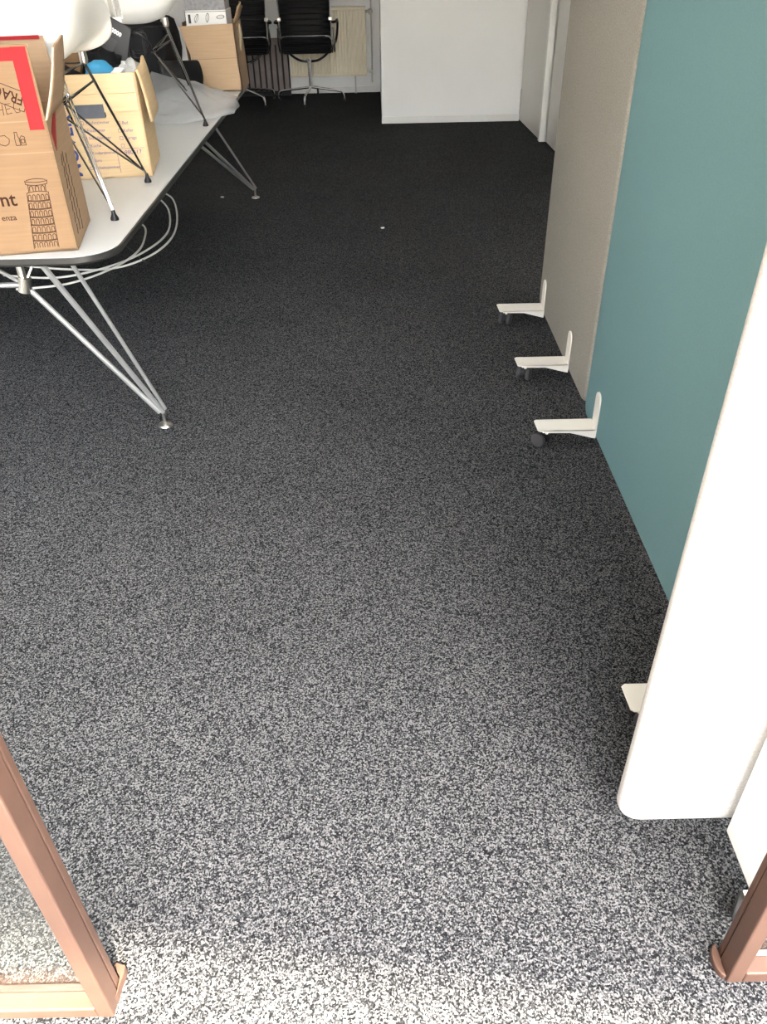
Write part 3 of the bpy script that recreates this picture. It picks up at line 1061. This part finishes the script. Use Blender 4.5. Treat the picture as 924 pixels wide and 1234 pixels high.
def flapB(u, v):
    a = -0.004 - 0.020 * v ** 0.7 - 0.004 * math.sin(PI * u)
    z = HB + 0.004 - 0.150 * v
    if v == 0 and u > 0.4:
        z += 0.02 * math.sin((u - .4) / .6 * PI)
    return qB(a, 0.01 + (DB - 0.03) * u, z)


obj('side_flap', B().grid(flapB, 8, 6), M['card_pale'], bxB, smooth=True, solid=0.005)
fbF = Face(qB(0, 0, 0), ux, (0, 0, 1))
text('printed_lettering', 'MOVER', fbF, -0.231, 0.008, 0.062, PI / 2, M['ink_blue'], bxB, bold=0.0012, sx=0.92)
items = [(-0.215, 0.168, 'Wohnzimmer'), (-0.215, 0.145, 'Esszimmer'), (-0.215, 0.122, 'Schlafzimmer'), (-0.215, 0.099, 'Küche'),
         (-0.215, 0.076, 'Kinderzimmer'), (-0.215, 0.053, 'Büro'), (-0.215, 0.030, 'Arbeitszimmer'),
         (-0.100, 0.164, 'Bad'), (-0.100, 0.141, 'Keller'), (-0.100, 0.118, 'Garage'), (-0.100, 0.095, '')]
tb_ = []
for u, v, w in items:
    u += 0.014
    if w:
        text('printed_lettering', w, fbF, u + 0.016, v, 0.0135, 0, M['ink_violet'], bxB)
    tb_.append([(u, v), (u + .010, v), (u + .010, v + .009), (u, v + .009), (u, v)])
text('printed_lettering', '980617', fbF, -0.079, 0.072, 0.0185, 0, M['ink_violet'], bxB)
tb_.append([(-0.104, 0.016), (-0.104, 0.090), (-0.012, 0.090)])
for l_ in tb_:
    strokes('tick_box', fbF, [l_], 0.0011, M['ink_violet'], bxB)

# --- box C: plain, far, beside the table edge
PC = (-0.684, 4.600, ZT + 0.001)
rzC = math.radians(0)
WC, DC, HC = 0.275, 0.27, 0.300
bxC = thing('cardboard_box', 'plain brown box with a torn hand hole, at the far right table edge', 'box', PC, 0, 'open cardboard boxes on the table')
ux, uy, qC = carton('c', WC, DC, HC, rzC, PC, None, None)


def qCl(a, b, z):   # leaning to the left as it rises
    p = qC(a, b, z)
    return p + Vector((-0.012 * z / HC, 0, 0))


obj('front_panel', B().slab([qCl(0, 0, 0), qCl(0, 0, HC), qCl(0.265, 0, HC - .012), qCl(0.265 - .025, 0, HC * 0.45), qCl(0.2, 0, 0)], -uy, 0.005) if False else
    B().plate([qCl(0, 0, 0), qCl(0, 0, HC), qCl(0.270, 0, HC - .008), qCl(0.235, 0, HC * 0.50), qCl(0.235, 0, 0)], -uy, 0.005), M['card_c'], bxC)
obj('crease', B().slab([qCl(0, -0.001, 0.150), qCl(0, -0.001, 0.153), qCl(0.235, -0.001, 0.148), qCl(0.235, -0.001, 0.145)], -uy, 0.001), M['card_in'], bxC)
sC = B()
for (b0, b1, z0, z1) in ((0, 0.09, 0, HC), (0.125, DC, 0, HC), (0.09, 0.125, 0, 0.19)):
    sC.slab([qCl(0, b0, z0), qCl(0, b1, z0), qCl(0, b1, z1), qCl(0, b0, z1)], ux, 0.005)
obj('side_panel', sC, M['card_in'], bxC)
obj('back_panel', B().slab([qCl(0, DC, 0), qCl(WC, DC, 0), qCl(WC, DC, HC), qCl(0, DC, HC)], uy, 0.005), M['card_in'], bxC)
obj('side_panel', B().slab([qCl(WC, DC, 0), qCl(WC, 0.1, 0), qCl(WC, 0.1, HC), qCl(WC, DC, HC)], -ux, 0.005), M['card_in'], bxC)
obj('base_panel', B().slab([qC(0, 0, 0.006), qC(0, DC, 0.006), qC(WC, DC, 0.006), qC(WC, 0, 0.006)], (0, 0, 1), 0.005), M['card_in'], bxC)


def flapC(u, v):
    z = HC + 0.085 * v * (0.55 + 0.45 * math.sin(2.2 * u + 0.6))
    return qCl(-0.03 * v - 0.01 * math.sin(6 * u), 0.02 + 0.20 * u, z)


obj('torn_flap', B().grid(flapC, 10, 4), M['card_in'], bxC, smooth=True, solid=0.005)
obj('torn_flap', B().plate([qCl(-0.004, 0.092, 0.19), qCl(-0.006, 0.12, 0.17), qCl(-0.022, 0.125, 0.25), qCl(-0.016, 0.10, 0.29)], ux, 0.004), M['card_core'], bxC)

# --- things inside box B --------------------------------------------------
dv = thing('black_device', 'black electronic case with white lettering leaning out of the moving box', 'electronics', (-0.88, 3.09, ZT + 0.2))
dp = [Vector(p) for p in ((-0.905, 3.10, 1.195), (-0.815, 3.12, 1.140), (-0.850, 3.10, 1.030), (-0.960, 3.08, 1.105))]
dn = (dp[1] - dp[0]).cross(dp[3] - dp[0]).normalized()
if dn.y > 0:
    dn = -dn
obj('case', B().slab([dp[0], dp[1], dp[2], dp[3]], dn, 0.045), M['black_plastic'], dv, bevel=0.003)
fd = Face(dp[3], dp[2] - dp[3], dp[0] - dp[3])
if fd.n.dot(dn) < 0:
    fd.n = -fd.n
obj('panel', B().slab([fd.p(0.012, 0.014, .002), fd.p(0.078, 0.014, .002), fd.p(0.078, 0.055, .002), fd.p(0.012, 0.055, .002)], fd.n, 0.002), M['charcoal'], dv)
obj('vent', B().slab([fd.p(0.03, 0.024, .003), fd.p(0.05, 0.024, .003), fd.p(0.05, 0.028, .003), fd.p(0.03, 0.028, .003)], fd.n, 0.001)
    .slab([fd.p(0.03, 0.033, .003), fd.p(0.05, 0.033, .003), fd.p(0.05, 0.037, .003), fd.p(0.03, 0.037, .003)], fd.n, 0.001)
    .slab([fd.p(0.03, 0.042, .003), fd.p(0.05, 0.042, .003), fd.p(0.05, 0.046, .003), fd.p(0.03, 0.046, .003)], fd.n, 0.001), M['ink_black'], dv)
text('printed_lettering', 'gto 2000', fd, 0.022, 0.072, 0.017, 0, M['ink_white'], dv, bold=0.0006)


def blob(cx, cy, cz, rx, ry, rz_, amp=0.15, fr=9.0, seed=0, nu=22, nv=14, power=1.0):
    b = B()

    def fn(u, v):
        a, e = 2 * PI * u, PI * (v - 0.5)
        d = Vector((math.cos(a) * math.cos(e), math.sin(a) * math.cos(e), math.sin(e)))
        k = 1 + amp * noise.noise(Vector((d.x * 1.7 + seed, d.y * 1.7, d.z * 1.7)) * fr / 5)

        def sp(c):
            return math.copysign(abs(c) ** power, c)
        return (cx + rx * k * sp(d.x), cy + ry * k * sp(d.y), cz + rz_ * k * sp(d.z))
    b.grid(fn, nu, nv)
    return b


o = obj('blue_cap', blob(-0.908, 2.965, 1.035, 0.046, 0.045, 0.032, 0.2, 6, 3), M['blue'], None, smooth=True)
tag(o, 'bright blue rounded cloth item on top inside the moving box', 'cap')
o = obj('grey_cloth', blob(-0.822, 3.02, 1.005, 0.042, 0.055, 0.055, 0.4, 8, 5), M['grey_cloth'], None, smooth=True)
tag(o, 'crumpled light grey cloth at the right inside the moving box', 'cloth')
o = obj('paper_sheet', B().slab([(-0.868, 2.905, 1.025), (-0.838, 2.92, 1.027), (-0.825, 3.0, 1.045), (-0.860, 2.99, 1.043)], (0, -.3, 1), 0.002), M['paper'], None)
tag(o, 'small folded white paper between the blue cap and the grey cloth', 'paper')
o = obj('black_bag', blob(-0.960, 3.065, 0.985, 0.115, 0.075, 0.105, 0.35, 9, 8, power=.8), M['black_cloth'], None, smooth=True)
tag(o, 'black bag of cables filling the moving box', 'bag')
ca2 = obj('coiled_cable', B().tube(curve_pts([(-0.815 + (0.034 + 0.010 * math.sin(a * 2.1)) * math.cos(a * .9), 3.155 + 0.02 * math.sin(a * 1.3), 1.085 + (0.045 + .010 * math.cos(a * 1.7)) * math.sin(a * .9)) for a in range(0, 22)], 4), 0.0045, 6), M['black_plastic'], None, smooth=True)
tag(ca2, 'coiled black cable beside the black electronic case', 'cable')
o = obj('cardboard_piece', B().slab([(-1.02, 2.97, 1.130), (-0.955, 2.98, 1.085), (-0.965, 2.95, 1.035), (-1.04, 2.95, 1.075)], (0, -1, .3), 0.02), M['card'], None, bevel=0.001)
tag(o, 'small piece of cardboard wedged between the near chair and the moving box', 'cardboard')
kn = thing('tripod_stand', 'small black tripod stand head poking out of the moving box', 'stand', (-0.985, 3.03, 0.98))
obj('column', B().lathe([(0.006, 1.05), (0.006, 1.11), (0.012, 1.112), (0.012, 1.124), (0.004, 1.13)], (-0.985, 3.03, 0), seg=12), M['steel'], kn, smooth=True)
obj('base', B().lathe([(0.03, 1.035), (0.03, 1.045), (0.012, 1.055)], (-0.985, 3.03, 0), seg=16), M['black_plastic'], kn, smooth=True)

# chrome bracket hanging in from above between the chairs: standing in box B
br = thing('monitor_arm', 'polished metal arm with a bright square end plate sticking up between the chairs', 'bracket', (-0.845, 3.165, 0.74))
obj('pole', B().tube([(-0.862, 3.15, 0.745), (-0.862, 3.15, 1.150)], 0.006, 10), M['black_plastic'], br, smooth=True)
obj('arm', B().slab([(-0.893, 3.135, 1.35), (-0.880, 3.135, 1.35), (-0.868, 3.135, 1.165), (-0.881, 3.135, 1.165)], (0, -1, 0), 0.006), M['steel'], br, bevel=0.001)
obj('arm', B().slab([(-0.872, 3.135, 1.35), (-0.855, 3.135, 1.35), (-0.843, 3.135, 1.165), (-0.860, 3.135, 1.165)], (0, -1, 0), 0.006), M['chrome'], br, bevel=0.001)
obj('end_plate', B().slab([(-0.880, 3.125, 1.145), (-0.848, 3.125, 1.145), (-0.848, 3.135, 1.175), (-0.880, 3.135, 1.175)], (0, -1, .4), 0.010), M['shell'], br, bevel=0.002)

# --- black bags between boxes, on the table behind chair two
bb = thing('black_office_bag', 'large black bag with a curved padded end, lying beside the plain brown box', 'bag', (-1.08, 4.55, ZT))
obj('body', blob(-1.15, 4.62, ZT + 0.190, 0.155, 0.21, 0.155, 0.12, 7, 2, power=0.55), M['black_cloth'], bb, smooth=True)


def padfn(u, v):
    x = -1.06 + 0.185 * u
    bulge = 0.03 * math.sin(PI * v)
    return (x + 0.02 * math.sin(PI * v), 4.40 - bulge + 0.10 * u * u, ZT + 0.045 + 0.125 * v - 0.015 * u)


obj('padded_end', B().grid(padfn, 10, 8), M['leather'], bb, smooth=True, solid=0.03, subsurf=1)
o = obj('black_case', B().hexa([(-1.25, 3.38, ZT + .001), (-0.93, 3.38, ZT + .001), (-0.93, 3.50, ZT + .001), (-1.25, 3.50, ZT + .001)],
                               [(-1.23, 3.39, ZT + .20), (-0.94, 3.39, ZT + .20), (-0.94, 3.49, ZT + .20), (-1.23, 3.49, ZT + .20)]), M['black_cloth'], None, bevel=0.01)
tag(o, 'soft black case standing behind the moving box under the farther shell chair', 'case')
ct = thing('white_carton', 'white carton with grey top and black pictograms sticking up behind the plain box', 'box', (-0.90, 4.72, ZT))
obj('body', B().box(-0.942, -0.733, 4.66, 4.82, ZT + 0.008, 1.085), M['carton'], ct, bevel=0.002)
obj('top_sleeve', B().box(-0.938, -0.738, 4.67, 4.82, 1.085, 1.130), M['carton_grey'], ct, bevel=0.002)
fc = Face((-0.940, 4.66, 1.013), (1, 0, 0), (0, 0, 1))
pic = []
for cx_, cy_, a in ((0.055, 0.038, 1.1), (0.110, 0.040, 1.35), (0.175, 0.042, 0.1)):
    pts_ = [(cx_ + 0.020 * math.cos(t) * math.cos(a) - 0.008 * math.sin(t) * math.sin(a), cy_ + 0.020 * math.cos(t) * math.sin(a) + 0.008 * math.sin(t) * math.cos(a)) for t in [2 * PI * i / 10 for i in range(11)]]
    pic += [pts_, [pts_[0], pts_[5]]]
pic += [[(0.0, 0.01), (0.0, 0.066), (0.205, 0.066), (0.205, 0.01)]]
strokes('pictogram_print', fc, pic, 0.002, M['ink_black'], ct)
obj('label_patch', B().box(-0.926, -0.914, 4.6585, 4.6595, 1.030, 1.068), M['charcoal'], ct)

# --- clear plastic bag
outl = [(-1.06, 3.62), (-0.86, 3.58), (-0.80, 3.62), (-0.75, 3.80), (-0.655, 4.00), (-0.60, 4.12), (-0.66, 4.30), (-0.78, 4.42), (-0.93, 4.45), (-1.06, 4.30)]


def bagfn(u, v):
    x = -1.08 + 0.445 * v
    y0_ = 3.73 + 0.55 * max(0, v - 0.55) ** 1.2
    y1_ = 4.36 - 0.16 * v
    y = y0_ + (y1_ - y0_) * u
    n = noise.fractal(Vector((x * 5, y * 5, 0)), 0.8, 2.2, 3)
    rid = abs(noise.noise(Vector((x * 9 + y * 3, y * 7, 3.0))))
    env = math.sin(PI * min(1, max(0, u))) ** 0.5 * (0.4 + 0.6 * math.sin(PI * min(1, v * 0.9)))
    z = ZT + 0.008 + env * (0.030 + 0.034 * n + 0.048 * rid) + 0.22 * max(0, u - 0.45) * (1 - v * .8)
    z = max(z, ZT + 0.006)
    if v > 0.92:
        x += 0.015 * math.sin(6 * u)
    return (x, y, z)


o = obj('plastic_bag', B().grid(bagfn, 44, 36), M['plastic_bag'], None, smooth=True)
tag(o, 'crumpled clear plastic bag lying on the grey tabletop', 'plastic bag')


# ================================================================== OFFICE CHAIRS (far end, seen from behind)
def office_chair(label, loc, rz, base_rot):
    r = thing('office_chair', label, 'chair', (0, 0, 0), 0, 'black and chrome office chairs by the radiator')
    # sling: back (nearest camera) rises, seat goes +y
    prof_ = curve_pts([(0, 0.50, 0.475), (0, 0.42, 0.50), (0, 0.25, 0.475), (0, 0.08, 0.445), (0, 0.015, 0.46), (0, -0.03, 0.54), (0, -0.055, 0.68), (0, -0.07, 0.82), (0, -0.10, 0.96), (0, -0.12, 1.02)], 6)

    def fn(u, v):
        f = v * (len(prof_) - 1)
        i = min(int(f), len(prof_) - 2)
        p = prof_[i].lerp(prof_[i + 1], f - i)
        return (-0.235 + 0.47 * u, p.y, p.z)
    obj('sling', B().grid(fn, 4, 54), M['leather'], r, smooth=True, solid=0.014)
    ribs = B()
    L_ = len(prof_)
    for i in range(2, L_ - 1, 2):
        p = prof_[i]
        t = (prof_[i + 1] - prof_[i - 1]).normalized()
        n = Vector((0, -t.z, t.y)) if True else None
        ribs.tube([(-0.225, p.y, p.z), (0.225, p.y, p.z)], 0.0125, 8)
    obj('ribbing', ribs, M['leather'], r, smooth=True)
    for s in (-1, 1):
        fr = B().tube([Vector((s * 0.240, p.y, p.z)) for p in prof_[1:]], 0.010, 8)
        sf = obj('side_frame', fr, M['chrome'], r, smooth=True)
        obj('frame_clip', B().box(s * 0.240 - 0.016, s * 0.240 + 0.016, -0.085, -0.045, 0.715, 0.745), M['steel'], sf, bevel=0.004)
        arm = curve_pts([(s * 0.252, -0.06, 0.70), (s * 0.285, -0.03, 0.70), (s * 0.290, 0.08, 0.70), (s * 0.290, 0.26, 0.69), (s * 0.289, 0.33, 0.64), (s * 0.275, 0.30, 0.54), (s * 0.252, 0.28, 0.48)], 5)
        obj('armrest', B().tube(arm, 0.011, 8), M['black_plastic'], r, smooth=True)
        obj('side_bar', B().tube([(s * 0.262, -0.045, 0.66), (s * 0.268, -0.01, 0.52), (s * 0.262, 0.03, 0.45)], 0.008, 8), M['chrome'], r, smooth=True)
    obj('back_stretcher', B().tube(curve_pts([(-0.236, -0.035, 0.555), (-0.215, -0.075, 0.585), (-0.16, -0.095, 0.592), (0, -0.10, 0.592), (0.16, -0.095, 0.592), (0.215, -0.075, 0.585), (0.236, -0.035, 0.555)], 4), 0.008, 8), M['chrome'], r, smooth=True)
    obj('seat_stretcher', B().tube(curve_pts([(-0.225, 0.20, 0.455), (-0.17, 0.20, 0.405), (-0.09, 0.20, 0.360), (0, 0.20, 0.350), (0.09, 0.20, 0.360), (0.17, 0.20, 0.405), (0.225, 0.20, 0.455)], 4), 0.011, 8), M['chrome'], r, smooth=True)
    obj('column', B().lathe([(0.014, 0.12), (0.014, 0.22), (0.019, 0.222), (0.019, 0.36), (0.030, 0.362), (0.030, 0.375)], (0, 0.20, 0), seg=16), M['chrome'], r, smooth=True)
    for i in range(4):
        a = base_rot + i * PI / 2
        d = Vector((math.cos(a), math.sin(a), 0))
        c0 = Vector((0, 0.20, 0))
        lg = obj('base_leg', B().tube(curve_pts([c0 + Vector((0, 0, 0.125)), c0 + d * 0.12 + Vector((0, 0, 0.112)), c0 + d * 0.285 + Vector((0, 0, 0.092)), c0 + d * 0.325 + Vector((0, 0, 0.075)), c0 + d * 0.335 + Vector((0, 0, 0.02))], 5), 0.011, 8), M['chrome'], r, smooth=True)
        g = c0 + d * 0.335
        obj('glide', B().lathe([(0.012, 0), (0.014, 0.004), (0.012, 0.02)], (g.x, g.y, 0), seg=12), M['black_plastic'], lg, smooth=True)
    r.location = loc
    r.rotation_euler = (0, 0, rz)
    return r


oc = office_chair('black ribbed office chair with chrome frame in front of the cream radiator', (-0.640, 8.73, 0), 0.0, math.radians(-98))
oc2 = office_chair('black ribbed office chair half hidden behind the plain brown box', (-1.25, 8.684, 0), math.radians(12), math.radians(-62))

# ================================================================== RADIATORS
rd = thing('radiator', 'cream ribbed panel radiator on the back wall', 'radiator', (-0.60, 9.33, 0.16))
rb = B()
x0r, x1r = -0.868, -0.075
nr = 26
yf = 9.305
prof2 = []
for i in range(nr):
    xa = x0r + (x1r - x0r) * i / nr
    w = (x1r - x0r) / nr
    prof2 += [(xa, yf), (xa + w * .55, yf), (xa + w * .68, yf + .018), (xa + w * .88, yf + .018)]
prof2.append((x1r, yf))
poly = prof2 + [(x1r, 9.36), (x0r, 9.36)]
kk = len(poly)
rb.add([(x, y, 0.185) for x, y in poly] + [(x, y, 0.745) for x, y in poly],
       [tuple(range(kk - 1, -1, -1)), tuple(range(kk, 2 * kk))] + [(i, (i + 1) % kk, (i + 1) % kk + kk, i + kk) for i in range(kk)])
obj('panel', rb, M['radiator'], rd)
obj('top_rim', B().box(x0r, x1r, 9.30, 9.365, 0.745, 0.775), M['radiator'], rd, bevel=0.006)
obj('bottom_rim', B().box(x0r, x1r, 9.30, 9.365, 0.165, 0.185), M['radiator'], rd, bevel=0.006)
obj('bracket', B().box(-0.21, -0.195, 9.36, 9.395, 0.20, 0.70), M['radiator'], rd)
obj('bracket', B().box(-0.80, -0.785, 9.36, 9.395, 0.20, 0.70), M['radiator'], rd)
obj('support_leg', B().box(-0.205, -0.190, 9.33, 9.345, 0.0, 0.17), M['pipe'], rd)
obj('valve', B().tube([(-0.075, 9.33, 0.73), (-0.045, 9.33, 0.73)], 0.012, 10).lathe([(0.012, 0), (0.024, 0.006), (0.026, 0.03), (0.018, 0.045)], (-0.03, 9.285, 0.73), axis='y', seg=14), M['pipe'], rd, smooth=True)
obj('valve', B().tube([(-0.075, 9.33, 0.205), (-0.02, 9.33, 0.205)], 0.010, 10).lathe([(0.014, 0), (0.014, 0.03)], (-0.045, 9.30, 0.205), axis='y', seg=12), M['steel'], rd, smooth=True)
o = obj('heating_pipe', B().tube([(-0.022, 9.345, 0.10), (-0.022, 9.345, 1.6)], 0.008, 10).tube([(-0.022, 9.345, 0.73), (-0.03, 9.33, 0.73)], 0.008, 10), M['pipe'], None, smooth=True)
tag(o, 'thin vertical heating pipe in the corner beside the cream radiator', 'pipe')

SY = 0.035
sr = thing('slatted_crate', 'dark taupe slatted panel low in front of the back wall, left of the cream radiator', 'crate', (-1.15, 9.26, 0))
ns_ = 12
for i in range(ns_):
    x = -1.60 + i * 0.0608
    obj('slat', B().box(x, x + 0.042, 9.285, 9.299, 0.045, 0.50), M['brown_slat'], sr, bevel=0.002)
obj('bottom_rail', B().box(-1.62, -0.877, 9.280, 9.305, 0.0, 0.045), M['black_plastic'], sr, bevel=0.002)
obj('top_rail', B().box(-1.62, -0.877, 9.300, 9.320, 0.46, 0.52), M['brown_slat'], sr, bevel=0.002)
obj('back_board', B().box(-1.62, -0.877, 9.322, 9.329, 0.0, 0.50), M['dark_gap'], sr)

# lint specks on the carpet
for lb, (x, y) in (('tiny white lint speck on the dark carpet near the far table leg', (-1.01, 5.38)), ('tiny white lint speck in the middle of the dark far carpet', (0.03, 4.65))):
    o = obj('lint_speck', blob(x, y, 0.004, 0.012, 0.010, 0.004, 0.5, 6, x, 8, 6), M['fluff'], None, smooth=True)
    tag(o, lb, 'lint')
